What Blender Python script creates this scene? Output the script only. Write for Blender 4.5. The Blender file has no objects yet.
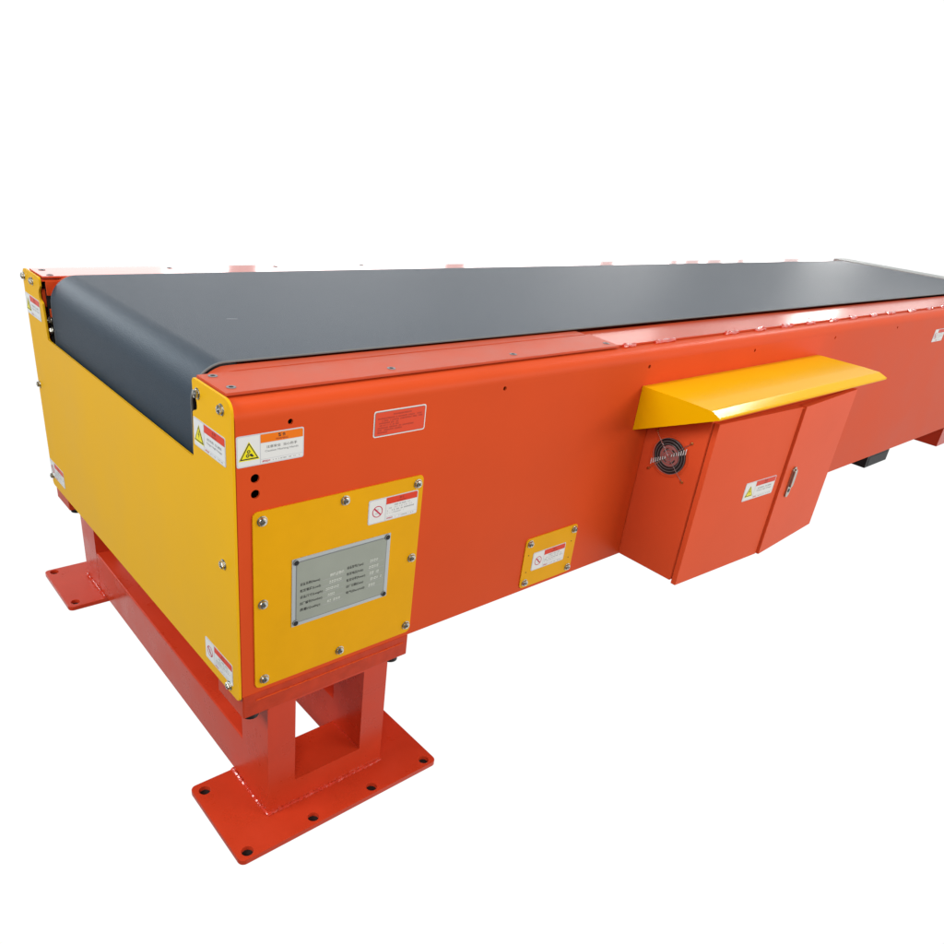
import bpy, bmesh, math, random
from mathutils import Vector, Matrix
random.seed(7)
S = bpy.context.scene
COL = S.collection
R = math.radians

# ------------------------------------------------------------------ camera
cam_d = bpy.data.cameras.new('camera')
cam = bpy.data.objects.new('camera', cam_d)
COL.objects.link(cam)
right = Vector((0.7598522682, -0.6419294433, 0.1027186466))
down = Vector((-0.2304767448, -0.4137466937, -0.8807350019))
fwd = Vector((0.6078692299, 0.6455542298, -0.4623361721))
m = Matrix((right, -down, -fwd)).transposed().to_4x4()
m.translation = Vector((-0.54454822, -1.1209007, 1.39090652))
cam.matrix_world = m
cam_d.sensor_width = 36
cam_d.lens = 765.890924 * 36 / 944
cam_d.shift_x = (472 - 447.78261) / 944
cam_d.shift_y = (540.38584 - 472) / 944
cam_d.clip_start = 0.05
cam_d.clip_end = 200
S.camera = cam
S.render.resolution_x = S.render.resolution_y = 1024

# ------------------------------------------------------------------ exposure
S.view_settings.view_transform = 'Standard'
S.view_settings.look = 'None'
S.view_settings.exposure = 0
S.view_settings.gamma = 1

# ------------------------------------------------------------------ surroundings: white backdrop, dimmed behind the viewer to deepen the shading
world = bpy.data.worlds.new('World')
S.world = world
world.use_nodes = True
wt = world.node_tree
wt.nodes.clear()


def wn(kind, **kw):
    n = wt.nodes.new(kind)
    for k, v in kw.items():
        setattr(n, k, v)
    return n


def wmath(op, a, b=None, c=None, clamp=False):
    n = wn('ShaderNodeMath', operation=op, use_clamp=clamp)
    for i, x in enumerate((a, b, c)):
        if x is None:
            continue
        if isinstance(x, (int, float)):
            n.inputs[i].default_value = x
        else:
            wt.links.new(x, n.inputs[i])
    return n.outputs[0]


def wrange(x, a, b, c, d, smooth=True):
    n = wn('ShaderNodeMapRange', interpolation_type='SMOOTHSTEP' if smooth else 'LINEAR')
    wt.links.new(x, n.inputs[0])
    for i, v in enumerate((a, b, c, d)):
        if isinstance(v, (int, float)):
            n.inputs[1 + i].default_value = v
        else:
            wt.links.new(v, n.inputs[1 + i])
    return n.outputs[0]


tc = wn('ShaderNodeTexCoord')
sp = wn('ShaderNodeSeparateXYZ')
wt.links.new(tc.outputs['Generated'], sp.inputs[0])
dx, dy, dz = sp.outputs
front = wmath('ADD', wmath('MULTIPLY', dx, 0.90), wmath('MULTIPLY', dy, 0.436))
WB = 0.13      # world strength behind the viewer, lowered to give the sides some shading
base = wrange(front, -0.06, 0.22, WB, 1.02)
elev = wmath('MULTIPLY', wmath('ARCSINE', dz), 57.29578)
azim = wmath('MULTIPLY', wmath('ARCTAN2', dy, dx), 57.29578)
# world dimmed higher up, shaped for the reflections on the top faces
high_dim = wrange(elev, 18, 42, 1.0, 0.32)
base = wmath('MULTIPLY', base, high_dim)
# bright bands added low in the world, to glare on the far rail
lim = wrange(azim, 24, 70, 6.2, 13.0, False)
inband = wmath('MULTIPLY', wmath('GREATER_THAN', elev, 1.0), wmath('LESS_THAN', elev, lim))
ramp = wn('ShaderNodeValToRGB')
ramp.color_ramp.interpolation = 'CONSTANT'
gaps = [(25.4, 26.7), (29.0, 29.5), (30.1, 31.0), (31.5, 32.6), (33.1, 33.7), (37.2, 38.4), (47.4, 48.8), (62.2, 64.0)]  # breaks in the bands, set to leave red patches on the far rail
st = [(0.0, 0.0), (17.0, 1.0)]
for a, b in gaps:
    st += [(a, 0.0), (b, 1.0)]
st += [(68.0, 0.35), (95.0, 0.0)]
els = ramp.color_ramp.elements
while len(els) > 1:
    els.remove(els[-1])
els[0].position = 0
els[0].color = (0, 0, 0, 1)
for a, v in st[1:]:
    e = els.new(a / 120.0)
    e.color = (v, v, v, 1)
wt.links.new(wmath('DIVIDE', azim, 120.0, clamp=True), ramp.inputs[0])
BANDS = 3.2
band = wmath('MULTIPLY', wmath('MULTIPLY', inband, ramp.outputs[0]), BANDS)
strength = wmath('ADD', base, band)
bg = wn('ShaderNodeBackground')
bg.inputs[0].default_value = (1, 1, 1, 1)
wt.links.new(strength, bg.inputs[1])
wo = wn('ShaderNodeOutputWorld')
wt.links.new(bg.outputs[0], wo.inputs[0])


def area(name, loc, target, sx, sy, power, color=(1, 1, 1)):
    d = bpy.data.lights.new(name, 'AREA')
    d.shape = 'RECTANGLE'
    d.size, d.size_y = sx, sy
    d.energy = power
    d.color = color
    o = bpy.data.objects.new(name, d)
    o.location = loc
    o.rotation_euler = (Vector(target) - Vector(loc)).to_track_quat('-Z', 'Y').to_euler()
    COL.objects.link(o)
    return o


area('added_area_lamp', (-1.6, -3.0, 3.0), (0.8, 0.2, 0.6), 2.4, 1.6, 95, (1, 0.97, 0.93))  # added key light from the front left, not a known fitting
area('added_area_lamp', (3.3, -3.8, 2.4), (2.4, 0, 0.6), 3.0, 0.8, 104, (1, 0.95, 0.88))  # added and set low, fills under the hood and along the side
area('added_area_lamp', (-3.6, 0.9, 3.2), (0.0, 0.6, 0.6), 2.0, 2.0, 150, (0.95, 0.98, 1))  # added to brighten the yellow end guard
area('added_area_lamp', (1.5, 0.6, 4.4), (1.5, 0.6, 0.9), 3.0, 0.6, 42, (0.93, 0.97, 1))  # added overhead to lift the belt top

area('added_glare_lamp', (5.8, 0.59, 3.56), (1.23, -0.17, 0.87), 0.35, 0.25, 45)  # added so that its glare lands on the hood lip
area('added_glare_lamp', (-1.1, 5.3, 2.55), (0.0, 0.6, 0.97), 2.2, 0.30, 50, (0.85, 0.94, 1))  # added for the bright band where the belt bends over the roller
area('added_glare_lamp', (4.75, 2.90, 1.86), (1.18, 0.13, 0.98), 0.80, 0.26, 4, (1, 0.98, 0.96))  # added for the first pale glare patch on the near rail
area('added_glare_lamp', (6.87, 2.17, 1.66), (2.34, 0.16, 0.98), 0.40, 0.18, 5, (1, 0.98, 0.96))  # added for the glare patch further along the near rail

# ------------------------------------------------------------------ materials


def mat(name, col, rough=0.4, metal=0.0, coat=0.0, spec=0.5, bump=0.0, bscale=300, var=0.0, vscale=6,
        rvar=0.0, speck=None, coat_rough=0.1):
    m = bpy.data.materials.new(name)
    m.use_nodes = True
    nt = m.node_tree
    b = nt.nodes['Principled BSDF']
    b.inputs['Base Color'].default_value = (*col, 1)
    b.inputs['Roughness'].default_value = rough
    b.inputs['Metallic'].default_value = metal
    b.inputs['Coat Weight'].default_value = coat
    b.inputs['Coat Roughness'].default_value = coat_rough
    b.inputs['Specular IOR Level'].default_value = spec
    tco = nt.nodes.new('ShaderNodeTexCoord')
    if bump > 0:
        n = nt.nodes.new('ShaderNodeTexNoise')
        n.inputs['Scale'].default_value = bscale
        n.inputs['Detail'].default_value = 3
        nt.links.new(tco.outputs['Object'], n.inputs['Vector'])
        bu = nt.nodes.new('ShaderNodeBump')
        bu.inputs['Strength'].default_value = bump
        bu.inputs['Distance'].default_value = 0.001
        nt.links.new(n.outputs['Fac'], bu.inputs['Height'])
        nt.links.new(bu.outputs[0], b.inputs['Normal'])
    csock = None
    if var > 0:
        n = nt.nodes.new('ShaderNodeTexNoise')
        n.inputs['Scale'].default_value = vscale
        n.inputs['Detail'].default_value = 6
        n.inputs['Roughness'].default_value = 0.6
        nt.links.new(tco.outputs['Object'], n.inputs['Vector'])
        r = nt.nodes.new('ShaderNodeValToRGB')
        r.color_ramp.elements[0].position = 0.3
        r.color_ramp.elements[1].position = 0.7
        r.color_ramp.elements[0].color = (*[c * (1 - var) for c in col], 1)
        r.color_ramp.elements[1].color = (*[min(1, c * (1 + var)) for c in col], 1)
        nt.links.new(n.outputs['Fac'], r.inputs[0])
        csock = r.outputs[0]
        if rvar > 0:
            mr = nt.nodes.new('ShaderNodeMapRange')
            nt.links.new(n.outputs['Fac'], mr.inputs[0])
            mr.inputs[1].default_value = 0.3
            mr.inputs[2].default_value = 0.7
            mr.inputs[3].default_value = rough - rvar
            mr.inputs[4].default_value = rough + rvar
            nt.links.new(mr.outputs[0], b.inputs['Roughness'])
    if speck:
        scol, sscale, thr = speck
        n = nt.nodes.new('ShaderNodeTexNoise')
        n.inputs['Scale'].default_value = sscale
        n.inputs['Detail'].default_value = 2
        nt.links.new(tco.outputs['Object'], n.inputs['Vector'])
        r = nt.nodes.new('ShaderNodeValToRGB')
        r.color_ramp.elements[0].position = thr
        r.color_ramp.elements[1].position = thr + 0.02
        nt.links.new(n.outputs['Fac'], r.inputs[0])
        mx = nt.nodes.new('ShaderNodeMixRGB')
        nt.links.new(r.outputs[0], mx.inputs[0])
        if csock:
            nt.links.new(csock, mx.inputs[1])
        else:
            mx.inputs[1].default_value = (*col, 1)
        mx.inputs[2].default_value = (*scol, 1)
        csock = mx.outputs[0]
    if csock:
        nt.links.new(csock, b.inputs['Base Color'])
    return m


RED = (0.68, 0.077, 0.016)
M = dict(
    red=mat('orange_red_powder_paint', RED, 0.42, spec=0.08, bump=0.10, bscale=420, var=0.04, vscale=3, rvar=0.04),
    redtop=mat('orange_red_top_paint', (0.56, 0.080, 0.030), 0.48, spec=0.2, bump=0.16, bscale=350, var=0.07, vscale=8, rvar=0.06),
    redbase=mat('worn_red_base_paint', (0.52, 0.046, 0.014), 0.4, spec=0.2, bump=0.5, bscale=70, var=0.14, vscale=22),
    redrail=mat('semi_gloss_rail_paint', (0.56, 0.07, 0.025), 0.24, spec=0.05, bump=0.06, bscale=120, var=0.06, vscale=5),
    redgloss=mat('glossy_red_paint', (0.60, 0.06, 0.02), 0.09, bump=0.02, bscale=120, var=0.05, vscale=5),
    redfoot=mat('red_gloss_enamel', (0.57, 0.046, 0.014), 0.30, spec=0.35, bump=0.10, bscale=60, var=0.06, vscale=9, rvar=0.08,
                speck=((0.16, 0.02, 0.01), 120, 0.77)),
    redcab=mat('red_cabinet_paint', (0.76, 0.098, 0.030), 0.45, spec=0.08, bump=0.12, bscale=500, var=0.03, vscale=4),
    weld=mat('painted_weld_bead', (0.60, 0.045, 0.02), 0.10, coat=1, coat_rough=0.04, bump=0.8, bscale=260, var=0.15, vscale=60),
    yel=mat('yellow_powder_paint', (0.82, 0.445, 0.011), 0.42, spec=0.04, bump=0.06, bscale=300, var=0.03, vscale=3, rvar=0.05),
    yelp=mat('yellow_panel_paint', (0.79, 0.385, 0.002), 0.42, spec=0.1, bump=0.12, bscale=420, var=0.04, vscale=9),
    yelh=mat('yellow_gloss_paint', (0.88, 0.465, 0.001), 0.2, spec=0.035, bump=0.05, bscale=160, var=0.02, vscale=5),
    belt=mat('dark_blue_grey_rubber_belt', (0.018, 0.036, 0.057), 0.48, bump=0.7, bscale=520, var=0.05, vscale=40, spec=0.42),
    beltedge=mat('cut_belt_edge', (0.16, 0.17, 0.17), 0.7),
    black=mat('black_rubber', (0.006, 0.007, 0.008), 0.55),
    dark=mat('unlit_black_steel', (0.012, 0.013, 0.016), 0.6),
    bolt=mat('zinc_plated_steel', (0.55, 0.55, 0.50), 0.28, metal=1, var=0.25, vscale=150, rvar=0.12),
    brass=mat('yellow_zinc_screw', (0.55, 0.38, 0.14), 0.35, metal=1),
    wire=mat('bright_chrome_wire', (0.75, 0.75, 0.75), 0.18, metal=1),
    wireblack=mat('black_coated_wire', (0.20, 0.19, 0.19), 0.35),
    hub=mat('dusty_fan_hub', (0.45, 0.14, 0.13), 0.5, var=0.3, vscale=60),
    alu=mat('brushed_aluminium_plate', (0.33, 0.36, 0.31), 0.42, metal=0.15, var=0.04, vscale=14, bump=0.05, bscale=500),
    alurim=mat('bare_aluminium_rim', (0.50, 0.54, 0.55), 0.35, metal=0.4),
    grey=mat('light_grey_steel', (0.40, 0.42, 0.41), 0.55),
    steel=mat('stainless_lock', (0.42, 0.41, 0.36), 0.3, metal=0.9, var=0.1, vscale=60),
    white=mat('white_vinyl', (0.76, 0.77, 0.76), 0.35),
    silver=mat('silver_vinyl_border', (0.60, 0.62, 0.66), 0.35),
    grey2=mat('grey_ink', (0.20, 0.21, 0.22), 0.5),
    palegrey=mat('pale_grey_ink', (0.42, 0.43, 0.44), 0.5),
    ink=mat('black_ink', (0.02, 0.02, 0.02), 0.5),
    pale=mat('stamped_pale_letters', (0.62, 0.65, 0.60), 0.4),
    sred=mat('red_vinyl', (0.72, 0.05, 0.02), 0.35, spec=0.2),
    snred=mat('notice_red_vinyl', (0.74, 0.075, 0.03), 0.4, spec=0.2),
    sor=mat('orange_vinyl', (0.85, 0.19, 0.008), 0.35, spec=0.2),
    sdk=mat('dark_red_ink', (0.34, 0.03, 0.012), 0.5),
    mag=mat('crimson_ink', (0.55, 0.01, 0.06), 0.5),
    syel=mat('signal_yellow_vinyl', (0.85, 0.75, 0.0), 0.35),
    holedark=mat('drill_hole_dark', (0.01, 0.008, 0.007), 0.8),  # shade inside holes and sockets put into the colour
    rust=mat('dull_rusty_steel', (0.10, 0.07, 0.05), 0.7),
)

# ------------------------------------------------------------------ mesh helpers


def obj(name, bm, material, parent=None, label=None, sharp=32):
    me = bpy.data.meshes.new(name)
    bmesh.ops.recalc_face_normals(bm, faces=bm.faces)
    bm.to_mesh(me)
    bm.free()
    mats = material if isinstance(material, (list, tuple)) else [material]
    for mm in mats:
        me.materials.append(M[mm])
    for p in me.polygons:
        p.use_smooth = True
    me.set_sharp_from_angle(angle=R(sharp))
    o = bpy.data.objects.new(name, me)
    COL.objects.link(o)
    wnm = o.modifiers.new('weighted_normal', 'WEIGHTED_NORMAL')
    wnm.keep_sharp = True
    if parent:
        o.parent = parent
    if label:
        o['label'] = label
    return o


def box(bm, x0, x1, y0, y1, z0, z1, bev=0.0015, seg=2, mi=0):
    vs = [bm.verts.new((x, y, z)) for x in (x0, x1) for y in (y0, y1) for z in (z0, z1)]
    q = [(0, 1, 3, 2), (4, 6, 7, 5), (0, 4, 5, 1), (2, 3, 7, 6), (0, 2, 6, 4), (1, 5, 7, 3)]
    fs = [bm.faces.new([vs[i] for i in f]) for f in q]
    for f in fs:
        f.material_index = mi
    if bev:
        es = list({e for f in fs for e in f.edges})
        bmesh.ops.bevel(bm, geom=es, offset=bev, segments=seg, affect='EDGES', profile=0.5)
    return bm


def prism(bm, pts, mtx, depth, bev=0.0, seg=2, mi=0, holes=()):
    """outline pts (u,v) on local XY, extruded from 0 to -depth along local Z, mtx places it"""
    loops = [list(pts)] + [list(h) for h in holes]
    top, bot, edges = [], [], []
    for lp in loops:
        t = [bm.verts.new(mtx @ Vector((u, v, 0))) for u, v in lp]
        b = [bm.verts.new(mtx @ Vector((u, v, -depth))) for u, v in lp]
        top.append(t)
        bot.append(b)
    faces = []
    if not holes:
        faces.append(bm.faces.new(top[0]))
        faces.append(bm.faces.new(bot[0][::-1]))
    else:
        for grp in (top, bot):
            es = []
            for lp in grp:
                for i in range(len(lp)):
                    es.append(bm.edges.new((lp[i], lp[(i + 1) % len(lp)])))
            r = bmesh.ops.triangle_fill(bm, use_beauty=True, use_dissolve=False, edges=es)
            faces += [g for g in r['geom'] if isinstance(g, bmesh.types.BMFace)]
    tf = list(faces)
    for k in range(len(loops)):
        n = len(loops[k])
        for i in range(n):
            j = (i + 1) % n
            faces.append(bm.faces.new((top[k][i], bot[k][i], bot[k][j], top[k][j])))
    for f in faces:
        f.material_index = mi
    if bev:
        tset = set(v for lp in top for v in lp)
        es = [e for e in {e for f in faces for e in f.edges}
              if all(v in tset for v in e.verts) and len(e.link_faces) == 2
              and any(any(v not in tset for v in f.verts) for f in e.link_faces)]
        bmesh.ops.bevel(bm, geom=es, offset=bev, segments=seg, affect='EDGES', profile=0.5)
    return bm


def rrect(x0, y0, x1, y1, r, n=5, corners=(1, 1, 1, 1)):
    pts = []
    for k, (cx, cy, a0) in enumerate(((x1 - r, y1 - r, 0), (x0 + r, y1 - r, 90), (x0 + r, y0 + r, 180), (x1 - r, y0 + r, 270))):
        if corners[k] and r > 0:
            for i in range(n + 1):
                a = R(a0 + 90 * i / n)
                pts.append((cx + r * math.cos(a), cy + r * math.sin(a)))
        else:
            pts.append(((x1, x0, x0, x1)[k], (y1, y1, y0, y0)[k]))
    return pts


def circ(cx, cy, r, n=20):
    return [(cx + r * math.cos(2 * math.pi * i / n), cy + r * math.sin(2 * math.pi * i / n)) for i in range(n)]


def frame_on_side(x, z, y=0.0):
    """local X -> world X, local Y -> world Z, local Z -> world -Y (facing the viewer's side)"""
    return Matrix(((1, 0, 0, x), (0, 0, -1, y), (0, 1, 0, z), (0, 0, 0, 1)))


def frame_on_end(y, z, x=0.0):
    """local X -> world -Y, local Y -> world Z, local Z -> world -X"""
    return Matrix(((0, 0, -1, x), (-1, 0, 0, y), (0, 1, 0, z), (0, 0, 0, 1)))


def frame_on_top(x, y, z):
    return Matrix.Translation((x, y, z))


def cyl(bm, mtx, r, h, n=20, bev=0.0, mi=0, z0=0.0):
    return prism(bm, circ(0, 0, r, n), mtx @ Matrix.Translation((0, 0, z0 + h)), h, bev=bev, mi=mi)


def tube(bm, pts, r, n=8, mi=0, closed=False):
    pts = [Vector(p) for p in pts]
    rings = []
    N = len(pts)
    for i, p in enumerate(pts):
        a = pts[(i - 1) % N] if (closed or i > 0) else pts[i]
        b = pts[(i + 1) % N] if (closed or i < N - 1) else pts[i]
        t = (b - a).normalized()
        up = Vector((0, 0, 1)) if abs(t.z) < 0.9 else Vector((1, 0, 0))
        s = t.cross(up).normalized()
        w = s.cross(t)
        rr = r[i] if isinstance(r, (list, tuple)) else r
        rings.append([bm.verts.new(p + rr * (math.cos(2 * math.pi * k / n) * s + math.sin(2 * math.pi * k / n) * w)) for k in range(n)])
    rng = range(N) if closed else range(N - 1)
    for i in rng:
        a, b = rings[i], rings[(i + 1) % N]
        for k in range(n):
            f = bm.faces.new((a[k], a[(k + 1) % n], b[(k + 1) % n], b[k]))
            f.material_index = mi
    if not closed:
        bm.faces.new(rings[0]).material_index = mi
        bm.faces.new(rings[-1][::-1]).material_index = mi
    return bm


def weld(bm, a, b, r=0.004, step=0.004, jit=0.35):
    """a hand-laid bead: overlapping ripples of uneven size"""
    a, b = Vector(a), Vector(b)
    n = max(3, int((b - a).length / step))
    pts, rr = [], []
    for i in range(n + 1):
        t = i / n
        p = a.lerp(b, t)
        p += Vector([random.uniform(-1, 1) * r * 0.22 for _ in range(3)])
        pts.append(p)
        rr.append(r * (0.75 + 0.35 * (i % 2) + random.uniform(-jit, jit) * 0.6))
    tube(bm, pts, rr, 7)
    for i in range(n // 5):                                   # spatter
        t = random.random()
        p = a.lerp(b, t) + Vector([random.uniform(-1, 1) * r * 2.2 for _ in range(3)])
        bmesh.ops.create_icosphere(bm, subdivisions=1, radius=r * random.uniform(0.15, 0.35), matrix=Matrix.Translation(p))
    return bm


def text_mesh(body, height=None, width=None, shear=0.0, bold=0.0):
    c = bpy.data.curves.new('t', 'FONT')
    c.body = body
    c.size = 1
    c.shear = shear
    c.offset = bold
    c.resolution_u = 2
    c.align_x = 'CENTER'
    c.fill_mode = 'FRONT' if hasattr(c, 'fill_mode') else 'FRONT'
    o = bpy.data.objects.new('t', c)
    me = bpy.data.meshes.new_from_object(o)
    bpy.data.objects.remove(o)
    bpy.data.curves.remove(c)
    return me


def put_text(bm, mtx, body, cx, cy, height, mi, width=None, w=0.0003, shear=0.0, bold=0.0, align='C'):
    me = text_mesh(body, shear=shear, bold=bold)
    vs = [v.co.copy() for v in me.vertices]
    if not vs:
        return
    x0, x1 = min(v.x for v in vs), max(v.x for v in vs)
    y0, y1 = min(v.y for v in vs), max(v.y for v in vs)
    s = height / max(1e-6, y1 - y0)
    sx = width / (x1 - x0) if width else s
    W = (x1 - x0) * sx
    ox = cx - W / 2 if align == 'C' else cx
    nv = [bm.verts.new(mtx @ Vector((ox + (v.x - x0) * sx, cy - height / 2 + (v.y - y0) * s, w))) for v in vs]
    for p in me.polygons:
        try:
            f = bm.faces.new([nv[i] for i in p.vertices])
            f.material_index = mi
        except ValueError:
            pass
    bpy.data.meshes.remove(me)


def quad(bm, mtx, x0, y0, x1, y1, w, mi):
    vs = [bm.verts.new(mtx @ Vector(p)) for p in ((x0, y0, w), (x1, y0, w), (x1, y1, w), (x0, y1, w))]
    f = bm.faces.new(vs)
    f.material_index = mi


def poly(bm, mtx, pts, w, mi):
    f = bm.faces.new([bm.verts.new(mtx @ Vector((u, v, w))) for u, v in pts])
    f.material_index = mi


def ring(bm, mtx, cx, cy, r0, r1, w, mi, n=28):
    a = [bm.verts.new(mtx @ Vector((u, v, w))) for u, v in circ(cx, cy, r0, n)]
    b = [bm.verts.new(mtx @ Vector((u, v, w))) for u, v in circ(cx, cy, r1, n)]
    for i in range(n):
        j = (i + 1) % n
        f = bm.faces.new((a[i], a[j], b[j], b[i]))
        f.material_index = mi


def fine_print(bm, mtx, x0, x1, y, h, mi, w=0.0004, dens=0.75):
    """lettering far too small to read in the photograph: a row of tiny strokes"""
    x = x0
    while x < x1 - h * 0.5:
        ww = h * random.uniform(0.5, 1.0)
        if random.random() < dens:
            hh = h * random.uniform(0.7, 1.0)
            quad(bm, mtx, x, y - hh / 2, x + ww * 0.72, y - hh * 0.18, w, mi)
            quad(bm, mtx, x + ww * .1, y + hh * 0.08, x + ww * 0.8, y + hh / 2, w, mi)
        x += ww


def sticker(kind, mtx, W=0.127, H=0.055, parent=None, label=None):
    """mtx: local origin at sticker centre, +Z out of the surface"""
    bm = bmesh.new()
    # slots: 0 silver border,1 white,2 header,3 ink,4 yellow,5 magenta,6 grey,7 header ink,8 pale grey
    head = 'sor' if kind == 'warning' else 'sred'
    T = 0.0006
    prism(bm, rrect(-W / 2, -H / 2, W / 2, H / 2, 0.004), mtx @ Matrix.Translation((0, 0, T)), T, mi=0)
    w = T + 0.00025
    b = 0.0022
    xs = -W / 2 + 0.34 * W
    poly(bm, mtx, rrect(-W / 2 + b, -H / 2 + b, xs - 0.0008, H / 2 - b, 0.003, 3, (0, 1, 1, 0)), w, 1)
    hb = H / 2 - b - 0.27 * H
    poly(bm, mtx, rrect(xs + 0.0008, hb, W / 2 - b, H / 2 - b, 0.003, 3, (1, 0, 0, 0)), w, 2)
    yb = -H / 2 + b + 0.12 * H
    quad(bm, mtx, xs + 0.0008, yb + 0.0007, W / 2 - b, hb - 0.0006, w, 1)
    quad(bm, mtx, xs + 0.0008, -H / 2 + b, W / 2 - b, yb - 0.0002, w, 1)
    w += 0.00025
    cx = (xs + W / 2 - b) / 2
    hc = (hb + H / 2 - b) / 2
    tw = W / 2 - b - xs
    if kind == 'warning':
        put_text(bm, mtx, '警 告', cx, hc + 0.0026, 0.0062, 3, w=w, bold=0.02)
        put_text(bm, mtx, 'WARNING', cx, hc - 0.0040, 0.0036, 7, w=w, bold=0.01)
        put_text(bm, mtx, '注意安全  当心伤手', cx, hb - 0.0085, 0.0052, 3, width=tw * 0.72, w=w)
        put_text(bm, mtx, 'Caution Hurting Hands', cx, hb - 0.0165, 0.0050, 6, width=tw * 0.78, w=w)
    elif kind == 'danger':
        put_text(bm, mtx, '危 险', cx, hc + 0.0022, 0.0060, 7, w=w, bold=0.02)
        put_text(bm, mtx, 'DANGER', cx, hc - 0.0044, 0.0032, 7, w=w, bold=0.01)
        put_text(bm, mtx, '高压危险  当心触电', cx, hb - 0.0085, 0.0052, 6, width=tw * 0.70, w=w)
        put_text(bm, mtx, 'Danger High Voltage', cx, hb - 0.0165, 0.0048, 6, width=tw * 0.74, w=w)
    else:
        put_text(bm, mtx, '禁 止', cx, hc + 0.0022, 0.0050, 7, w=w, bold=0.02)
        fine_print(bm, mtx, cx - 0.012, cx + 0.012, hc - 0.0042, 0.0026, 7, w=w, dens=1)
        for i, (a, c) in enumerate(((0.22, 0.78), (0.10, 0.9), (0.05, 0.93), (0.05, 0.6))):
            fine_print(bm, mtx, xs + tw * a, xs + tw * c, hb - 0.0045 - i * 0.0055, 0.0030, 8 if i % 2 else 6, w=w, dens=0.7)
    put_text(bm, mtx, 'APOLLO', xs + 0.011, (yb - H / 2 + b) / 2, 0.0036, 5, width=0.016, w=w, shear=0.3, bold=0.03)
    fine_print(bm, mtx, xs + 0.024, W / 2 - b - 0.006, (yb - H / 2 + b) / 2, 0.0022, 6, w=w, dens=0.5)
    # pictogram
    px = (-W / 2 + b + xs) / 2
    py = -0.001
    if kind in ('warning', 'danger'):
        s = 0.0185
        tri = lambda k, dy=0: [(px - s * k, py - s * 0.80 * k + dy), (px + s * k, py - s * 0.80 * k + dy), (px, py + s * 0.92 * k + dy)]
        poly(bm, mtx, tri(1.08), w, 4)
        poly(bm, mtx, tri(0.96), w + 0.0002, 3)
        poly(bm, mtx, tri(0.78, -0.0004), w + 0.0004, 4)
        w2 = w + 0.0006
        if kind == 'danger':
            poly(bm, mtx, [(px + 0.0012, py + 0.008), (px - 0.0028, py - 0.001), (px - 0.0002, py - 0.0006), (px - 0.0016, py - 0.0085),
                           (px + 0.0030, py + 0.0010), (px + 0.0004, py + 0.0008)], w2, 3)
        else:
            ring(bm, mtx, px - 0.0030, py - 0.0068, 0.0015, 0.0032, w2, 3, 14)
            ring(bm, mtx, px - 0.0010, py + 0.0004, 0.0015, 0.0032, w2, 3, 14)
            poly(bm, mtx, [(px + 0.0004, py - 0.0045), (px + 0.0045, py - 0.0035), (px + 0.0088, py - 0.0090), (px + 0.0050, py - 0.0098),
                           (px + 0.0010, py - 0.0070)], w2, 3)
    else:
        rr = 0.0128
        ring(bm, mtx, px, py, rr * 0.86, rr, w, 5, 32)
        d = rr * 0.62
        t = 0.0011
        fine_print(bm, mtx, px - 0.006, px + 0.006, py + 0.004, 0.0030, 8, w=w, dens=0.9)
        fine_print(bm, mtx, px - 0.006, px + 0.006, py - 0.004, 0.0030, 8, w=w, dens=0.9)
        poly(bm, mtx, [(px - d - t, py + d - t), (px - d + t, py + d + t), (px + d + t, py - d + t), (px + d - t, py - d - t)], w + 0.0002, 5)
    me_name = {'warning': 'warning_sticker', 'danger': 'danger_sticker', 'no': 'prohibition_sticker'}[kind]
    o = obj_keep(me_name, bm, ['silver', 'white', head, 'ink', 'syel', 'mag', 'grey2', 'sdk', 'palegrey'], parent, label)
    return o


def obj_keep(name, bm, mats, parent=None, label=None):
    me = bpy.data.meshes.new(name)
    bm.to_mesh(me)
    bm.free()
    for mm in mats:
        me.materials.append(M[mm])
    o = bpy.data.objects.new(name, me)
    COL.objects.link(o)
    if parent:
        o.parent = parent
    if label:
        o['label'] = label
    return o


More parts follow.
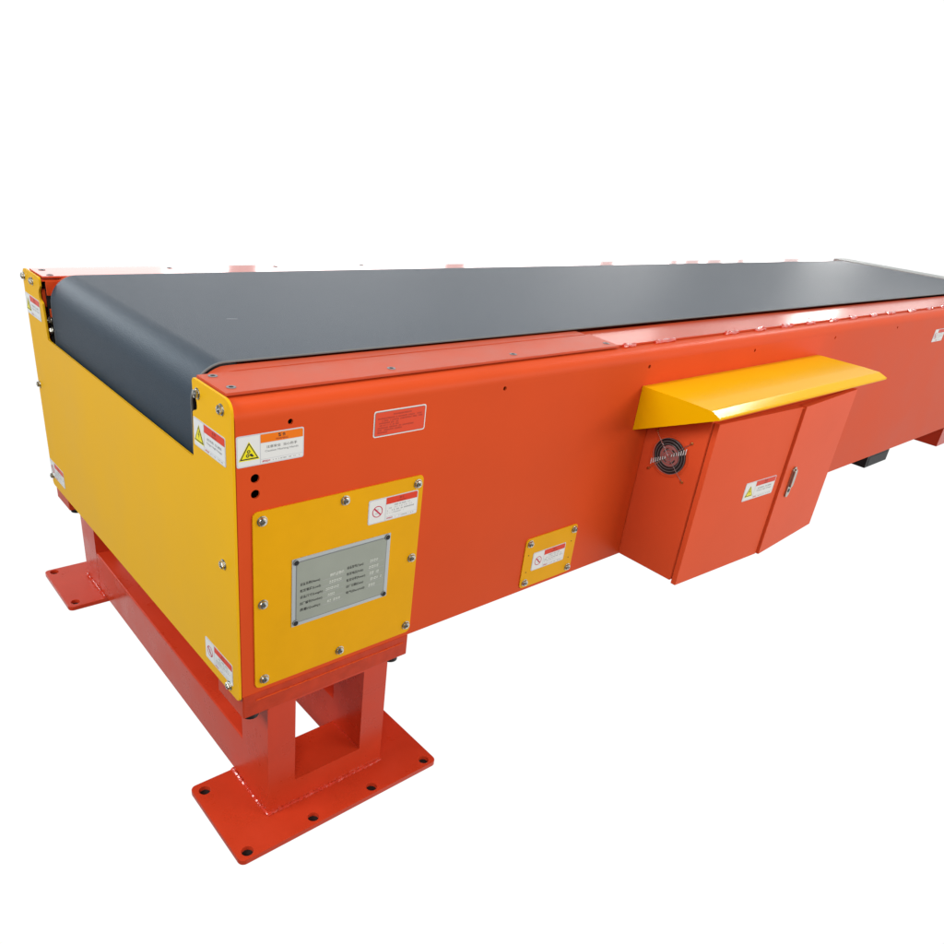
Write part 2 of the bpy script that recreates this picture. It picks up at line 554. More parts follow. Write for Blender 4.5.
# one screw mesh of each kind, shared by its copies
def screw_mesh(kind):
    bm = bmesh.new()
    I = Matrix.Identity(4)
    if kind == 'hex':
        cyl(bm, I, 0.0105, 0.0015, 24, bev=0.0004)                       # washer
        prism(bm, circ(0, 0, 0.0082, 6), Matrix.Translation((0, 0, 0.0072)), 0.0058, bev=0.0012)
        prism(bm, circ(0, 0, 0.0034, 14), Matrix.Translation((0, 0, 0.0086)), 0.0014, bev=0.0006)
    elif kind == 'pan':
        cyl(bm, I, 0.0105, 0.0014, 24, bev=0.0004)
        prof = [(0.0086, 0.0014), (0.0086, 0.0040), (0.0076, 0.0058), (0.0050, 0.0069), (0.0026, 0.0072)]
        n = 24
        rows = [[bm.verts.new((r * math.cos(2 * math.pi * i / n), r * math.sin(2 * math.pi * i / n), z)) for i in range(n)] for r, z in prof]
        for a, b in zip(rows, rows[1:]):
            for i in range(n):
                bm.faces.new((a[i], a[(i + 1) % n], b[(i + 1) % n], b[i]))
        pit = [bm.verts.new((0.0022 * math.cos(2 * math.pi * i / n), 0.0022 * math.sin(2 * math.pi * i / n), 0.0040)) for i in range(n)]
        for i in range(n):
            bm.faces.new((rows[-1][i], rows[-1][(i + 1) % n], pit[(i + 1) % n], pit[i]))
        f = bm.faces.new(pit)
        # cross slots
        for a in (0, 90):
            prism(bm, rrect(-0.0042, -0.0006, 0.0042, 0.0006, 0.0003, 2), Matrix.Rotation(R(a + 25), 4, 'Z') @ Matrix.Translation((0, 0, 0.0074)), 0.0012, mi=1)
    elif kind == 'small':
        cyl(bm, I, 0.0042, 0.003, 14, bev=0.0012)
    elif kind == 'csk':
        cyl(bm, I, 0.0085, 0.0008, 22, mi=1)
        prism(bm, circ(0, 0, 0.0045, 6), Matrix.Translation((0, 0, 0.0010)), 0.0006, mi=0)
    me = bpy.data.meshes.new(kind + '_screw')
    bmesh.ops.recalc_face_normals(bm, faces=bm.faces)
    bm.to_mesh(me)
    bm.free()
    a, b = {'hex': ('bolt', 'bolt'), 'pan': ('bolt', 'rust'), 'small': ('brass', 'brass'), 'csk': ('holedark', 'grey2')}[kind]
    me.materials.append(M[a])
    me.materials.append(M[b])
    for p in me.polygons:
        p.use_smooth = True
    me.set_sharp_from_angle(angle=R(32))
    return me


SCREW = {k: screw_mesh(k) for k in ('hex', 'pan', 'small', 'csk')}


def screw(kind, mtx, parent, name=None):
    o = bpy.data.objects.new(name or {'hex': 'hex_bolt', 'pan': 'screw', 'small': 'screw', 'csk': 'countersunk_screw'}[kind], SCREW[kind])
    COL.objects.link(o)
    o.parent = parent
    o.matrix_local = mtx @ Matrix.Rotation(random.uniform(0, 6.28), 4, 'Z')
    return o


# ------------------------------------------------------------------ the conveyor
W = 1.2
L = 4.46
root = bpy.data.objects.new('belt_conveyor', None)
COL.objects.link(root)
root['label'] = 'long orange-red belt conveyor with dark rubber belt, yellow end guard and hooded control cabinet'
root['category'] = 'conveyor'

# --- side panels: sheet folded over at the top with a rounded edge
ZS, ZT, RF = 0.364, 0.972, 0.032


def side_section(sign):
    """closed (y, z) outline of a 4 mm sheet: outer face, rounded top fold, short flange"""
    t = 0.004
    outer = [(0, ZS), (0, 0.5), (0, 0.7), (0, ZT - RF)]
    for i in range(1, 9):
        a = R(180 - 90 * i / 8)
        outer.append((RF + RF * math.cos(a), ZT - RF + RF * math.sin(a)))
    outer.append((0.149, ZT))
    inner = [(0.149, ZT - t), (RF, ZT - t)]
    for i in range(7, 0, -1):
        a = R(180 - 90 * i / 8)
        inner.append((RF + (RF - t) * math.cos(a), ZT - RF + (RF - t) * math.sin(a)))
    inner += [(t, ZT - RF), (t, ZS)]
    pts = outer + inner
    return [((y if sign > 0 else W - y), z) for y, z in pts]


def side_panel(sign, lab):
    bm = bmesh.new()
    sec = side_section(sign)
    xs = [0.001, 0.42, 1.2, 2.2, 3.2, L]
    rings = [[bm.verts.new((x, y, z)) for y, z in sec] for x in xs]
    n = len(sec)
    for a, b in zip(rings, rings[1:]):
        for i in range(n):
            bm.faces.new((a[i], a[(i + 1) % n], b[(i + 1) % n], b[i]))
    bm.faces.new(rings[0])
    bm.faces.new(rings[-1][::-1])
    return obj('side_panel', bm, 'red', root, lab, sharp=40)


near = side_panel(1, None)
far = side_panel(-1, None)


def drill(o, cutters):
    """cut round holes (x, z, radius) through the sheet"""
    bm = bmesh.new()
    for x, z, r in cutters:
        cyl(bm, frame_on_side(x, z, 0.02), r, 0.04, 28)
    bmesh.ops.recalc_face_normals(bm, faces=bm.faces)
    me = bpy.data.meshes.new('drill')
    bm.to_mesh(me)
    bm.free()
    co = bpy.data.objects.new('drill', me)
    COL.objects.link(co)
    md = o.modifiers.new('holes', 'BOOLEAN')
    md.object = co
    md.operation = 'DIFFERENCE'
    md.solver = 'EXACT'
    dg = bpy.context.evaluated_depsgraph_get()
    dg.update()
    new = bpy.data.meshes.new_from_object(o.evaluated_get(dg))
    o.modifiers.clear()
    wn_ = o.modifiers.new('weighted_normal', 'WEIGHTED_NORMAL')
    wn_.keep_sharp = True
    o.data = new
    bpy.data.objects.remove(co)
    bpy.data.meshes.remove(me)


drill(near, ((0.105, 0.929, 0.0052), (0.036, 0.8345, 0.0085), (0.036, 0.8045, 0.0085), (0.627, 0.929, 0.0048), (1.1465, 0.928, 0.0048),
             (1.671, 0.928, 0.0048), (2.20, 0.929, 0.0048), (2.723, 0.931, 0.0048)))

# --- top lids
def lid(sign, x0, x1, y0, y1, z0, z1, material, name='top_lid', cut=0.0):
    bm = bmesh.new()
    if sign < 0:
        y0, y1 = W - y1, W - y0
    pts = [(x0, y0), (x1, y0), (x1 + (cut if sign > 0 else 0), y1), (x0, y1)]
    prism(bm, pts, frame_on_top(0, 0, z1), z1 - z0, bev=0.0012)
    return obj(name, bm, material, root)


lidn = lid(1, 0.004, 1.050, 0.036, 0.1495, ZT + 0.0035, ZT + 0.0085, 'redtop', cut=0.02)
lidf = lid(-1, 0.004, 1.050, 0.036, 0.1495, ZT + 0.0035, ZT + 0.0085, 'redgloss')
lidn2 = lid(1, 1.060, L - 0.06, 0.046, 0.1832, ZT + 0.001, ZT + 0.0060, 'redrail', name='top_rail')
lidf2 = lid(-1, 1.060, L - 0.06, 0.046, 0.1832, ZT + 0.001, ZT + 0.0045, 'redgloss', name='top_rail')
for x, y in ((0.027, 0.0635), (0.0265, 0.133), (0.3655, 0.0640), (0.704, 0.0635), (1.032, 0.0635)):
    screw('csk', frame_on_top(x, y, ZT + 0.0086), lidn)
    screw('csk', frame_on_top(x, W - y, ZT + 0.0086), lidf)
# tack welds in the joint between panel fold and top rail
for side in (1,):
    for a, b in ((1.076, 1.126), (1.21, 1.30), (1.55, 1.62), (1.72, 1.78), (1.88, 1.95), (2.045, 2.10), (2.213, 2.275), (2.372, 2.42),
                 (2.54, 2.60), (2.70, 2.76), (2.90, 2.965), (3.086, 3.148), (3.245, 3.31), (3.42, 3.48), (3.60, 3.66)):
        y = 0.0445 if side > 0 else W - 0.0445
        bm = bmesh.new()
        weld(bm, (a, y, ZT + 0.002), (b, y, ZT + 0.002), 0.0070, 0.009)
        obj('weld_bead', bm, 'weld', lidn2 if side > 0 else lidf2)

# guide strips between lids and belt, front end rounded like the roller
for s in (1, -1):
    bm = bmesh.new()
    rr = 0.0625
    pts = [(0.030, 0.935)] + [(0.076 + rr * math.cos(R(a)), 0.9190 + rr * math.sin(R(a))) for a in (160, 150, 140, 130, 120, 110, 100, 90)] + [(1.052, 0.9815), (1.052, 0.935)]
    ya, yb = (0.1495, 0.1832) if s > 0 else (W - 0.1832, W - 0.1495)
    prism(bm, pts, Matrix(((1, 0, 0, 0), (0, 0, -1, ya), (0, 1, 0, 0), (0, 0, 0, 1))), yb - ya)
    obj('belt_guide_strip', bm, 'redtop', root)

# --- belt: one loop round the end roller, with thickness
bm = bmesh.new()
RB, ZB, XB = 0.070, 0.989, 0.006
prof = [(XB + 0.004, 0.62), (XB, 0.70), (XB, 0.80)]
for i in range(0, 17):
    a = R(180 - 90 * i / 16)
    prof.append((XB + RB + RB * math.cos(a), ZB - RB + RB * math.sin(a)))
prof += [(x, ZB) for x in (0.3, 0.8, 1.6, 2.4, 3.2, 4.0, L - 0.05)]
for i in range(1, 7):
    a = R(90 - 90 * i / 6)
    prof.append((L - 0.05 + 0.05 * math.cos(a), ZB - 0.05 + 0.05 * math.sin(a)))
prof.append((L, 0.85))
T = 0.0035
ys = [0.184, 0.1865, 0.4, 0.6, 0.8, 1.0135, 1.016]
outer = [[bm.verts.new((x, y, z - (0.0012 if y in (0.184, 1.016) else 0))) for y in ys] for x, z in prof]
nrm = []
for i, (x, z) in enumerate(prof):
    a = prof[max(0, i - 1)]
    b = prof[min(len(prof) - 1, i + 1)]
    t = Vector((b[0] - a[0], b[1] - a[1])).normalized()
    nrm.append((t.y, -t.x))
inner = [[bm.verts.new((x + nx * T, y, z + nz * T)) for y in (ys[0], ys[-1])] for (x, z), (nx, nz) in zip(prof, nrm)]
for i in range(len(prof) - 1):
    for k in range(len(ys) - 1):
        f = bm.faces.new((outer[i][k], outer[i + 1][k], outer[i + 1][k + 1], outer[i][k + 1]))
        f.material_index = 1 if k in (0, len(ys) - 2) else 0
    bm.faces.new((inner[i][0], inner[i][1], inner[i + 1][1], inner[i + 1][0]))
    for o_, q in ((0, 0), (-1, 1)):
        f = bm.faces.new((outer[i][o_], inner[i][q], inner[i + 1][q], outer[i + 1][o_]))
        f.material_index = 1
belt = obj('conveyor_belt', bm, ['belt', 'beltedge'], root, sharp=50)
bm = bmesh.new()
poly(bm, frame_on_top(0.237, 0.488, ZB), [(-0.012, -0.0005), (0.010, -0.0065), (0.012, -0.005), (-0.010, 0.0012)][::1], 0.0004, 0)
obj_keep('scuff_mark', bm, ['palegrey'], belt)
# end roller behind the belt
bm = bmesh.new()
prism(bm, circ(0, 0, RB - T - 0.001, 40), Matrix(((1, 0, 0, XB + RB), (0, 0, -1, 0.19), (0, 1, 0, ZB - RB), (0, 0, 0, 1))), 0.82)
obj('end_roller', bm, 'dark', root)

# --- inner cheeks seen through the gap beside the belt
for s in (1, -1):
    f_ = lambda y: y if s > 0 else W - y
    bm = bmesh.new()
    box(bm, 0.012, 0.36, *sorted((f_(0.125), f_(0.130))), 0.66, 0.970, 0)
    obj('inner_cheek', bm, 'dark', root)  # dark sheet, its colour stands for the black void beside the belt
    bm = bmesh.new()
    box(bm, 0.006, 0.20, *sorted((f_(0.160), f_(0.1645))), 0.936, 0.9715, 0.001)
    box(bm, 0.004, 0.030, *sorted((f_(0.118), f_(0.1235))), 0.900, 0.9440, 0.001)
    box(bm, 0.010, 0.090, *sorted((f_(0.150), f_(0.156))), 0.880, 0.9010, 0.001)
    br = obj('inner_bracket', bm, 'red', root)
    for z in (0.872, 0.846):
        mt = Matrix(((1, 0, 0, 0.012), (0, 0, -s, f_(0.150)), (0, s, 0, z), (0, 0, 0, 1)))
        mt = Matrix(((0, 0, -1, 0.010), (-1, 0, 0, f_(0.150)), (0, 1, 0, z), (0, 0, 0, 1)))
        screw('hex', mt, br)

# --- yellow end guard plate
ZB0, ZB1 = 0.3545, 0.978
def arc(cx, cy, r, a0, a1, n=5):
    return [(cx + r * math.cos(R(a0 + (a1 - a0) * i / n)), cy + r * math.sin(R(a0 + (a1 - a0) * i / n))) for i in range(n + 1)]
half = []            # (y, z) of the near half of the outline, from bottom centre outwards round to the opening
half += [(0.30, ZB0)] + arc(0.010, ZB0 + 0.010, 0.010, 270, 180) + arc(0.022, ZB1 - 0.022, 0.022, 180, 90)
half += arc(0.143, ZB1 - 0.006, 0.006, 90, 0) + [(0.149, 0.957)] + arc(0.143, 0.945, 0.012, 70, 0, 2)[:0]
half += [(0.143, 0.950), (0.134, 0.943), (0.131, 0.936), (0.131, 0.926), (0.134, 0.921), (0.147, 0.918), (0.1525, 0.914), (0.158, 0.830)] + arc(0.165, 0.831, 0.008, 180, 270, 3)[1:]
out = half + [(W - y, z) for y, z in reversed(half)]
bm = bmesh.new()
prism(bm, [(-y, z) for y, z in out], frame_on_end(0, 0, -0.0055), 0.005, bev=0.0012)
guard = obj('end_guard_plate', bm, 'yel', root)
for y, z in ((0.127, 0.9545), (0.0345, 0.9545), (0.0475, 0.6505), (0.0413, 0.3715), (0.36, 0.3700)):
    if z == 0.37:
        continue
    screw('hex', frame_on_end(y, z, -0.0055), guard)
    yy = {0.0475: 0.012, 0.0413: 0.012, 0.0345: 0.012, 0.127: 0.0855}[y]
    screw('hex', frame_on_end(W - yy, z + (0.014 if z < 0.7 else 0.003), -0.0055), guard)
sticker('danger', frame_on_end(0.0865, 0.8800, -0.0055), 0.126, 0.054, guard, 'danger sticker on the end guard beside the belt, nearest the camera')
sticker('danger', frame_on_end(1.138, 0.8885, -0.0055), 0.126, 0.054, guard, 'danger sticker at the far top corner of the end guard')
sticker('no', frame_on_end(0.0865, 0.4040, -0.0055), 0.123, 0.052, guard, 'prohibition sticker at the near bottom corner of the end guard')
sticker('no', frame_on_end(1.136, 0.4120, -0.0055), 0.126, 0.052, guard, 'prohibition sticker at the far bottom corner of the end guard')

# --- base rails under both ends, with weld seam
def base_rail(x0, x1, yn, z0=0.3085):
    bm = bmesh.new()
    box(bm, x0, x1, *(( -0.0015, 0.112) if yn else (W - 0.112, W + 0.0015)), z0, ZS + 0.0005, 0.003)
    o = obj('base_rail', bm, 'redfoot' if x0 > 1 else 'redbase', root)
    return o


for yn in (1, 0):
    br = base_rail(0.0015, 0.4185, yn)
    bm = bmesh.new()
    yy = -0.0022 if yn else W + 0.0022
    weld(bm, (0.03, yy, 0.346), (0.405, yy, 0.346), 0.0016, 0.006)
    obj('weld_bead', bm, 'red', br)
    base_rail(3.83, 4.25, yn, 0.262)
# black foot box under the far part
bm = bmesh.new()
def hollow(bm):
    box(bm, 2.944, 3.171, 0.002, 0.150, 0.3085, 0.3635, 0.0015)
hollow(bm)
box(bm, 2.962, 3.153, 0.0005, 0.003, 0.316, 0.356, 0.0005, mi=1)
obj('underside_bracket', bm, ['black', 'dark'], root)

# --- floor stands
def y_(y, s):
    return y if s > 0 else W - y


def frame_stand(x0, name_first):
    XA, XB_, XC, XD = x0 + 0.057, x0 + 0.1235, x0 + 0.300, x0 + 0.3655
    ZP = 0.003
    legs = []
    for s in (1, -1):
        zz = 0.0 if s > 0 else 0.017
        f_ = lambda a, b: tuple(sorted((a, b))) if s > 0 else tuple(sorted((W - a, W - b)))
        # portal of welded box section: closed outline with window
        bm = bmesh.new()
        y0, y1 = f_(0.0005, 0.1195)
        outer_ = rrect(XA, ZP + zz, XD, 0.3083, 0.004, 3)
        hole = rrect(XB_, 0.072, XC, 0.3045, 0.003, 2)
        prism(bm, outer_, frame_on_side(0, 0, y0), y1 - y0, holes=[hole])
        leg = obj('support_leg', bm, 'redfoot', root)
        # foot plate with four bolt holes each side
        bm = bmesh.new()
        ya, yb = f_(-0.0820, 0.173)
        hs = []
        xa, xb = x0 - 0.0525, x0 + 0.4840
        for hx in (x0 - 0.027, x0 + 0.136, x0 + 0.297, x0 + 0.457):
            hs.append(circ(hx, y_(-0.0615, s), 0.0128, 20))
        for hx in (x0 - 0.027, x0 + 0.457):
            hs.append(circ(hx, y_(0.1465, s), 0.0128, 20))
        prism(bm, rrect(xa, ya, xb, yb, 0.014, 5), frame_on_top(0, 0, ZP + zz), 0.0125, bev=0.0012, holes=hs)
        for h in hs:                                      # near-black disc, shade of the bolt hole put in as colour
            cx = sum(p[0] for p in h) / len(h)
            cy = sum(p[1] for p in h) / len(h)
            prism(bm, circ(cx, cy, 0.0142, 18), frame_on_top(0, 0, -0.0085 + zz), 0.004, mi=1)
        fp = obj('foot_plate', bm, ['redfoot', 'holedark'], root)
        bm = bmesh.new()
        z = ZP + zz + 0.002
        yo = y_(-0.001, s)
        weld(bm, (XA - 0.002, yo, z), (XD + 0.002, yo, z), 0.0045, 0.0055)
        weld(bm, (XA - 0.002, yo, z), (XA - 0.002, y_(0.172, s), z), 0.0045, 0.0055)
        weld(bm, (XC - .001, y_(0.112, s), 0.073), (XC - 0.001, y_(0.010, s), 0.073), 0.0022, 0.005)
        obj('weld_bead', bm, 'weld', leg)
        # levelling bolts with round black pads under the base rail
        for bx, by in ((x0 + 0.026, 0.018), (x0 + 0.385, 0.018), (x0 + 0.026, 0.098)):
            bm = bmesh.new()
            cyl(bm, Matrix.Translation((bx, y_(by, s), 0.2985)), 0.0175, 0.0115, 22, bev=0.002)
            obj('levelling_pad', bm, 'black', leg)
    for xa, xb, zt in ((XA + 0.0004, XB_, 0.1365), (XC + 0.0004, XD, 0.142)):
        bm = bmesh.new()
        vs = []
        for y, dz in ((0.1198, 0.003), (W - 0.1198, 0.018)):
            sec = [(xa, ZP + 0.001 + dz), (xb, ZP + 0.001 + dz), (xb, zt + dz), (xa, zt + dz)]
            vs.append([bm.verts.new((x, y, z)) for x, z in sec])
        for i in range(4):
            j = (i + 1) % 4
            bm.faces.new((vs[0][i], vs[0][j], vs[1][j], vs[1][i]))
        bm.faces.new(vs[0])
        bm.faces.new(vs[1][::-1])
        es = [e for e in bm.edges if abs(e.verts[0].co.y - e.verts[1].co.y) > 0.5]
        bmesh.ops.bevel(bm, geom=es, offset=0.0035, segments=3, affect='EDGES', profile=0.5)
        obj('cross_beam', bm, 'redfoot', root)


frame_stand(0.0, None)

# --- yellow access panel on the side
TP = 0.0028
bm = bmesh.new()
prism(bm, rrect(0.0285, 0.3755, 0.4195, 0.7695, 0.011), frame_on_side(0, 0, -TP), TP - 0.0002, bev=0.0008)
acc = obj('access_panel', bm, 'yelp', root)
for x, z in ((0.047, 0.7500), (0.225, 0.7525), (0.4045, 0.7515), (0.4050, 0.5745), (0.4062, 0.3965), (0.2270, 0.3955), (0.048, 0.3945), (0.0468, 0.5725)):
    screw('pan', frame_on_side(x, z, -TP), acc)
sticker('no', frame_on_side(0.3445, 0.7108, -TP), 0.126, 0.0545, acc, 'prohibition sticker in the top corner of the yellow access panel')
# name plate
mt = frame_on_side(0.2255, 0.5750, -TP)
bm = bmesh.new()
PW, PH = 0.234, 0.155
prism(bm, rrect(-PW / 2, -PH / 2, PW / 2, PH / 2, 0.0015, 2), mt @ Matrix.Translation((0, 0, 0.0014)), 0.0012, mi=0)
w = 0.0017
inset = [(-PW / 2 + 0.0085, -PH / 2 + 0.0145), (-PW / 2 + 0.0155, -PH / 2 + 0.0075), (PW / 2 - 0.0155, -PH / 2 + 0.0075), (PW / 2 - 0.0085, -PH / 2 + 0.0145),
         (PW / 2 - 0.0085, PH / 2 - 0.0145), (PW / 2 - 0.0155, PH / 2 - 0.0075), (-PW / 2 + 0.0155, PH / 2 - 0.0075), (-PW / 2 + 0.0085, PH / 2 - 0.0145)]
poly(bm, mt, inset, w, 2)
poly(bm, mt, [(u * 0.984, v * 0.974) for u, v in inset], w + 0.0003, 1)
w += 0.0006
rowsL = ['设备名称(Name):', '额定载荷(Load):', '设备尺寸(Length):', '出厂编号(Number):', '质量(Quality):']
rowsR = ['设备型号(Type):', '额定电压(Volt):', '额定功率(Power):', '出厂日期(Date):', '电气(Electrical):']
for i in range(5):
    y = 0.0165 - i * 0.0148
    wl = [0.046, 0.048, 0.053, 0.052, 0.048][i]
    put_text(bm, mt, rowsL[i], -0.099, y, 0.0078, 3, width=wl, w=w, align='L', bold=0.012)
    quad(bm, mt, -0.047, y - 0.0052, 0.002, y - 0.0044, w, 4)
    a = -0.034 + random.uniform(-0.006, 0.006)
    if i == 0:
        put_text(bm, mt, '伸缩皮带机', -0.014, y + 0.002, 0.0085, 5, width=0.034, w=w, bold=0.03)
    else:
        fine_print(bm, mt, a, a + random.uniform(0.018, 0.036), y + 0.001, 0.0066, 5, w=w, dens=0.92)
    yr = y + 0.006
    wr = [0.041, 0.041, 0.047, 0.043, 0.047][i]
    put_text(bm, mt, rowsR[i], 0.010, yr, 0.0078, 3, width=wr, w=w, align='L', bold=0.012)
    quad(bm, mt, 0.060, yr - 0.0052, 0.103, yr - 0.0044, w, 4)
    a = 0.064 + random.uniform(0, 0.008)
    fine_print(bm, mt, a, a + random.uniform(0.02, 0.032), yr + 0.001, 0.0066, 5, w=w, dens=0.92)
for sx in (-1, 1):
    for sz in (-1, 1):
        cx, cz = sx * (PW / 2 - 0.0085), sz * (PH / 2 - 0.0080)
        prism(bm, circ(cx, cz, 0.0063, 18), mt @ Matrix.Translation((0, 0, 0.0036)), 0.0022, bev=0.0006, mi=6)
obj_keep('name_plate', bm, ['alurim', 'alu', 'grey2', 'ink', 'palegrey', 'pale', 'black'], acc)

# --- small yellow inspection plate
bm = bmesh.new()
prism(bm, rrect(0.7815, 0.3740, 0.9790, 0.5190, 0.011), frame_on_side(0, 0, -TP), TP - 0.0002, bev=0.0008)
insp = obj('inspection_plate', bm, 'yelp', root)
for x, z in ((0.797, 0.5040), (0.9655, 0.5045), (0.9655, 0.3890), (0.7985, 0.3890)):
    screw('pan', frame_on_side(x, z, -TP), insp)
for x, z in ((0.797, 0.470), (0.962, 0.470), (0.797, 0.420), (0.962, 0.420)):
    bm = bmesh.new()
    poly(bm, frame_on_side(x, z, -TP), circ(0, 0, 0.0018, 10), 0.0004, 0)
    obj_keep('rivet_hole', bm, ['holedark'], insp)
sticker('no', frame_on_side(0.8778, 0.4455, -TP), 0.126, 0.0535, insp, 'prohibition sticker on the small yellow inspection plate')

# --- stickers straight on the side panel
sticker('warning', frame_on_side(0.0668, 0.8877, 0), 0.130, 0.0572, near, 'orange-headed warning sticker at the near top corner')
sticker('no', frame_on_side(3.210, 0.8700, 0), 0.115, 0.0530, near, 'prohibition sticker at the right edge')
bm = bmesh.new()
mt = frame_on_side(0.3468, 0.8962, 0)
w_, h_ = 0.1265, 0.0530
prism(bm, rrect(-w_ / 2, -h_ / 2, w_ / 2, h_ / 2, 0.005), mt @ Matrix.Translation((0, 0, 0.0006)), 0.0006, mi=0)
poly(bm, mt, rrect(-w_ / 2 + 0.0022, -h_ / 2 + 0.0022, w_ / 2 - 0.0022, h_ / 2 - 0.0022, 0.0038), 0.0009, 3)
poly(bm, mt, rrect(-w_ / 2 + 0.0030, -h_ / 2 + 0.0030, w_ / 2 - 0.0030, h_ / 2 - 0.0030, 0.0034), 0.0012, 1)
fine_print(bm, mt, -0.018, 0.028, 0.0165, 0.0034, 2, w=0.0015, dens=0.95)
for i, (a, b) in enumerate(((-0.054, 0.052), (-0.050, 0.055), (-0.054, 0.000), (-0.050, -0.004), (-0.054, 0.034), (-0.054, 0.004), (-0.054, -0.03))):
    fine_print(bm, mt, a, b, 0.0105 - i * 0.0047, 0.0032, 2, w=0.0015, dens=0.9)
obj_keep('notice_sticker', bm, ['white', 'snred', 'sdk', 'grey2'], near, 'red notice sticker with white border and dark red fine print')

# --- control cabinet
bm = bmesh.new()
CX0, CX1, CY = 1.200, 2.000, -0.183
box(bm, CX0, CX1, CY, -0.0005, 0.367, 0.8565, 0.0025)
cab = obj('control_cabinet', bm, 'redcab', root)


def door(xh, yh, x1, y1, z0, z1, z2, name='cabinet_door', lab=None):
    """slab hinged at (xh, yh), free edge at (x1, y1)"""
    bm = bmesh.new()
    a, b = Vector((xh, yh, 0)), Vector((x1, y1, 0))
    d = (b - a).normalized()
    L_ = (b - a).length
    n = Vector((0, -1, 0)) if abs(d.x) > 0 else None
    n = d.cross(Vector((0, 0, 1)))
    if n.y > 0:
        n = -n
    z = Vector((0, 0, 1))
    mtx = Matrix(((d.x, z.x, n.x, a.x), (d.y, z.y, n.y, a.y), (d.z, z.z, n.z, 0), (0, 0, 0, 1)))
    prism(bm, [(0, z0), (L_, z0), (L_, z1), (0, z1)], mtx, 0.0155, bev=0.0018)
    o = obj(name, bm, 'redcab', cab, lab)
    return o, mtx


doorL, mL = door(1.2065, -0.2005, 1.6075, -0.2195, 0.3575, 0.8290, 0)
doorR, mR = door(2.000, -0.2005, 1.6150, -0.2260, 0.3570, 0.8310, 0)
# dark rubber seal line between body and left door
bm = bmesh.new()
box(bm, 1.2100, 1.995, CY - 0.0022, CY + 0.001, 0.372, 0.826, 0)
obj('door_seal', bm, 'black', cab)
# inner drip ledge under the hood
bm = bmesh.new()
prism(bm, [(1.2085, -0.1990), (1.602, -0.2170), (1.622, -0.2235), (1.993, -0.1990), (1.993, CY - 0.0024), (1.2085, CY - 0.0024)], frame_on_top(0, 0, 0.8265), 0.003)
obj('drip_ledge', bm, 'redcab', cab)
# sticker on the left door: local axis of mL runs +X, fine
d = Vector((1.6075 - 1.2065, -0.2195 + 0.2005, 0)).normalized()
n = Vector((d.y, -d.x, 0))
c = Vector((1.2065, -0.2005, 0)) + d * 0.297
c.z = 0.5990
sticker('danger', Matrix(((d.x, 0, n.x, c.x), (d.y, 0, n.y, c.y), (0, 1, 0, c.z), (0, 0, 0, 1))), 0.155, 0.057, doorL,
        'danger sticker on the left cabinet door')
# lock handle on the right door
d = Vector((2.000 - 1.615, -0.2005 + 0.2260, 0)).normalized()
n = Vector((d.y, -d.x, 0))
c = Vector((1.615, -0.2260, 0)) + d * 0.061
c.z = 0.588
mt = Matrix(((d.x, 0, n.x, c.x), (d.y, 0, n.y, c.y), (0, 1, 0, c.z), (0, 0, 0, 1)))
bm = bmesh.new()
prism(bm, rrect(-0.0125, -0.049, 0.0125, 0.049, 0.0115, 6), mt @ Matrix.Translation((0, 0, 0.005)), 0.005, bev=0.0012, mi=0)
prism(bm, rrect(-0.0085, -0.016, 0.0085, 0.043, 0.008, 6), mt @ Matrix.Translation((0, 0, 0.010)), 0.006, bev=0.0015, mi=0)
prism(bm, circ(0, -0.027, 0.0062, 18), mt @ Matrix.Translation((0, 0, 0.0058)), 0.001, mi=1)
obj('lock_handle', bm, ['steel', 'black'], doorR, sharp=35)
for zz in (0.800, 0.395):
    bm = bmesh.new()
    prism(bm, rrect(-0.004, -0.006, 0.004, 0.006, 0.001, 2), Matrix(((d.x, 0, n.x, 1.6105), (d.y, 0, n.y, -0.2105), (0, 1, 0, zz), (0, 0, 0, 1))), 0.004)
    obj('door_catch', bm, 'black', cab)

# fan grille on the left face
FY, FZ = -0.0885, 0.7050
mt = frame_on_end(FY, FZ, CX0)          # local X = -Y (towards the viewer side), local Y = up, out = -X
bm = bmesh.new()
prism(bm, circ(0, 0, 0.0490, 44), mt @ Matrix.Translation((0, 0, 0.0008)), 0.0006, mi=0)     # black opening
fan_mats = ['dark', 'hub', 'wire', 'wireblack', 'holedark']
prism(bm, circ(0, 0, 0.0300, 32), mt @ Matrix.Translation((0, 0, 0.0030)), 0.0022, bev=0.0010, mi=1)
for k in range(7):                       # blades
    a = 2 * math.pi * k / 7
    pts = [(0.029 * math.cos(a), 0.029 * math.sin(a)), (0.047 * math.cos(a + .18), 0.047 * math.sin(a + .18)),
           (0.047 * math.cos(a + .65), 0.047 * math.sin(a + .65)), (0.029 * math.cos(a + .5), 0.029 * math.sin(a + .5))]
    poly(bm, mt, pts, 0.0012, 0)
for a0 in (20, 110, 200, 290):           # curved slots in the hub label
    pts = arc(0, 0, 0.0215, a0, a0 + 55, 8) + arc(0, 0, 0.0175, a0 + 55, a0, 8)
    poly(bm, mt, pts, 0.0033, 4)
fan = obj_keep('cooling_fan', bm, fan_mats, cab)
for p in fan.data.polygons:
    p.use_smooth = False
bm = bmesh.new()
for r in (0.0110, 0.0185, 0.0260, 0.0335, 0.0410, 0.0485, 0.0560):
    pts = [mt @ Vector((r * math.cos(2 * math.pi * i / 40), r * math.sin(2 * math.pi * i / 40), 0.0065 - (r / 0.056) ** 6 * 0.003)) for i in range(40)]
    tube(bm, pts, 0.0007, 6, mi=1 if r < 0.05 else 2, closed=True)
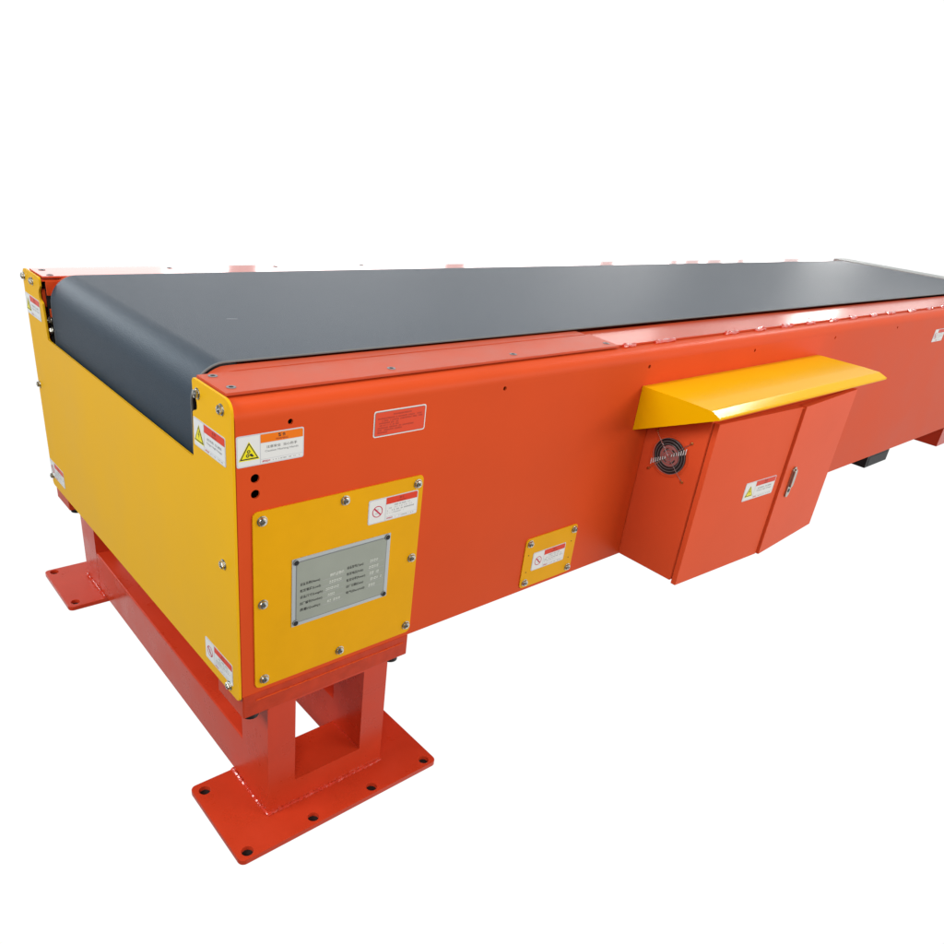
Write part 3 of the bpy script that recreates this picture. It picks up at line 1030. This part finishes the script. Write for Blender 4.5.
for a in (45, -45):
    u = Vector((math.cos(R(a)), math.sin(R(a)), 0))
    tube(bm, [mt @ (u * -0.076 + Vector((0, 0, 0.002))), mt @ (u * -0.054 + Vector((0, 0, 0.0045))), mt @ (Vector((0, 0, 0.0058))),
              mt @ (u * 0.054 + Vector((0, 0, 0.0045))), mt @ (u * 0.076 + Vector((0, 0, 0.002)))], 0.0011, 8, mi=0)
# glints along the wire crossings, put in as short white ticks
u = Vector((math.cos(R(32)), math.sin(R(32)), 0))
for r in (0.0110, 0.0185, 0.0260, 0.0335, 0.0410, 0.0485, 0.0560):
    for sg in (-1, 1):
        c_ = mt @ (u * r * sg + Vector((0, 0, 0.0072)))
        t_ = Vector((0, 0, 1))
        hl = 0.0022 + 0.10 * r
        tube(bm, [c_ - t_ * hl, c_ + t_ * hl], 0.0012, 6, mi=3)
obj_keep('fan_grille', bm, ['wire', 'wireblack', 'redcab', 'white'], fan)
for sy in (-1, 1):
    for sz in (-1, 1):
        screw('small', mt @ Matrix.Translation((sy * 0.0545, sz * 0.0545, 0.0004)), fan)

# --- yellow hood over the cabinet
bm = bmesh.new()
HX0, HX1 = 1.1365, 2.1060
sec = [(0.0, 0.8785), (-0.150, 0.8785), (-0.206, 0.8765), (-0.2335, 0.8650), (-0.2325, 0.8600)]
t = 0.002
rings = []
# top sheet (folded) with thickness
low = [(y + (0.002 if i > 2 else 0), z - t) for i, (y, z) in enumerate(sec)]
loop = sec + low[::-1]
for x in (HX0, HX1):
    rings.append([bm.verts.new((x, y - 0.0004, z)) for y, z in loop])
nn = len(loop)
for i in range(nn):
    j = (i + 1) % nn
    bm.faces.new((rings[0][i], rings[0][j], rings[1][j], rings[1][i]))
bm.faces.new(rings[0])
bm.faces.new(rings[1][::-1])
es = [e for e in bm.edges if abs(e.verts[0].co.x - e.verts[1].co.x) > 0.5 and min(v.co.y for v in e.verts) < -0.14 and
      any(abs(e.verts[0].co.y - (yy - 0.0004)) < 1e-4 and abs(e.verts[0].co.z - zz) < 1e-4 for yy, zz in sec[1:4])]
bmesh.ops.bevel(bm, geom=es, offset=0.0025, segments=3, affect='EDGES', profile=0.5)
hood = obj('cabinet_hood', bm, 'yelh', cab, sharp=25)
for x in (HX0 + 0.0002, HX1 + 0.0018):
    bm = bmesh.new()
    prism(bm, [(0.0, 0.8784), (0.0, 0.7590), (-0.2330, 0.8602), (-0.2338, 0.8650), (-0.2065, 0.8764), (-0.150, 0.8784)][::-1],
          Matrix(((0, 0, 1, x), (1, 0, 0, -0.0006), (0, 1, 0, 0), (0, 0, 0, 1))), 0.002, bev=0)
    obj('hood_cheek', bm, 'yelh', hood)

# --- far end cap of the conveyor: pale steel nose behind the belt
bm = bmesh.new()
box(bm, 4.560, 4.700, 0.05, 1.13, 0.93, 0.982, 0.006)
obj('end_nose', bm, 'grey', root)
bm = bmesh.new()
box(bm, 4.462, 4.475, 0.0, 1.2, 0.40, 0.960, 0.001)
obj('end_bulkhead', bm, 'red', root)
# inner floor pan closing the body from below
bm = bmesh.new()
box(bm, 0.03, L - 0.02, 0.006, W - 0.006, 0.3660, 0.3700, 0)
obj('bottom_pan', bm, 'red', root)
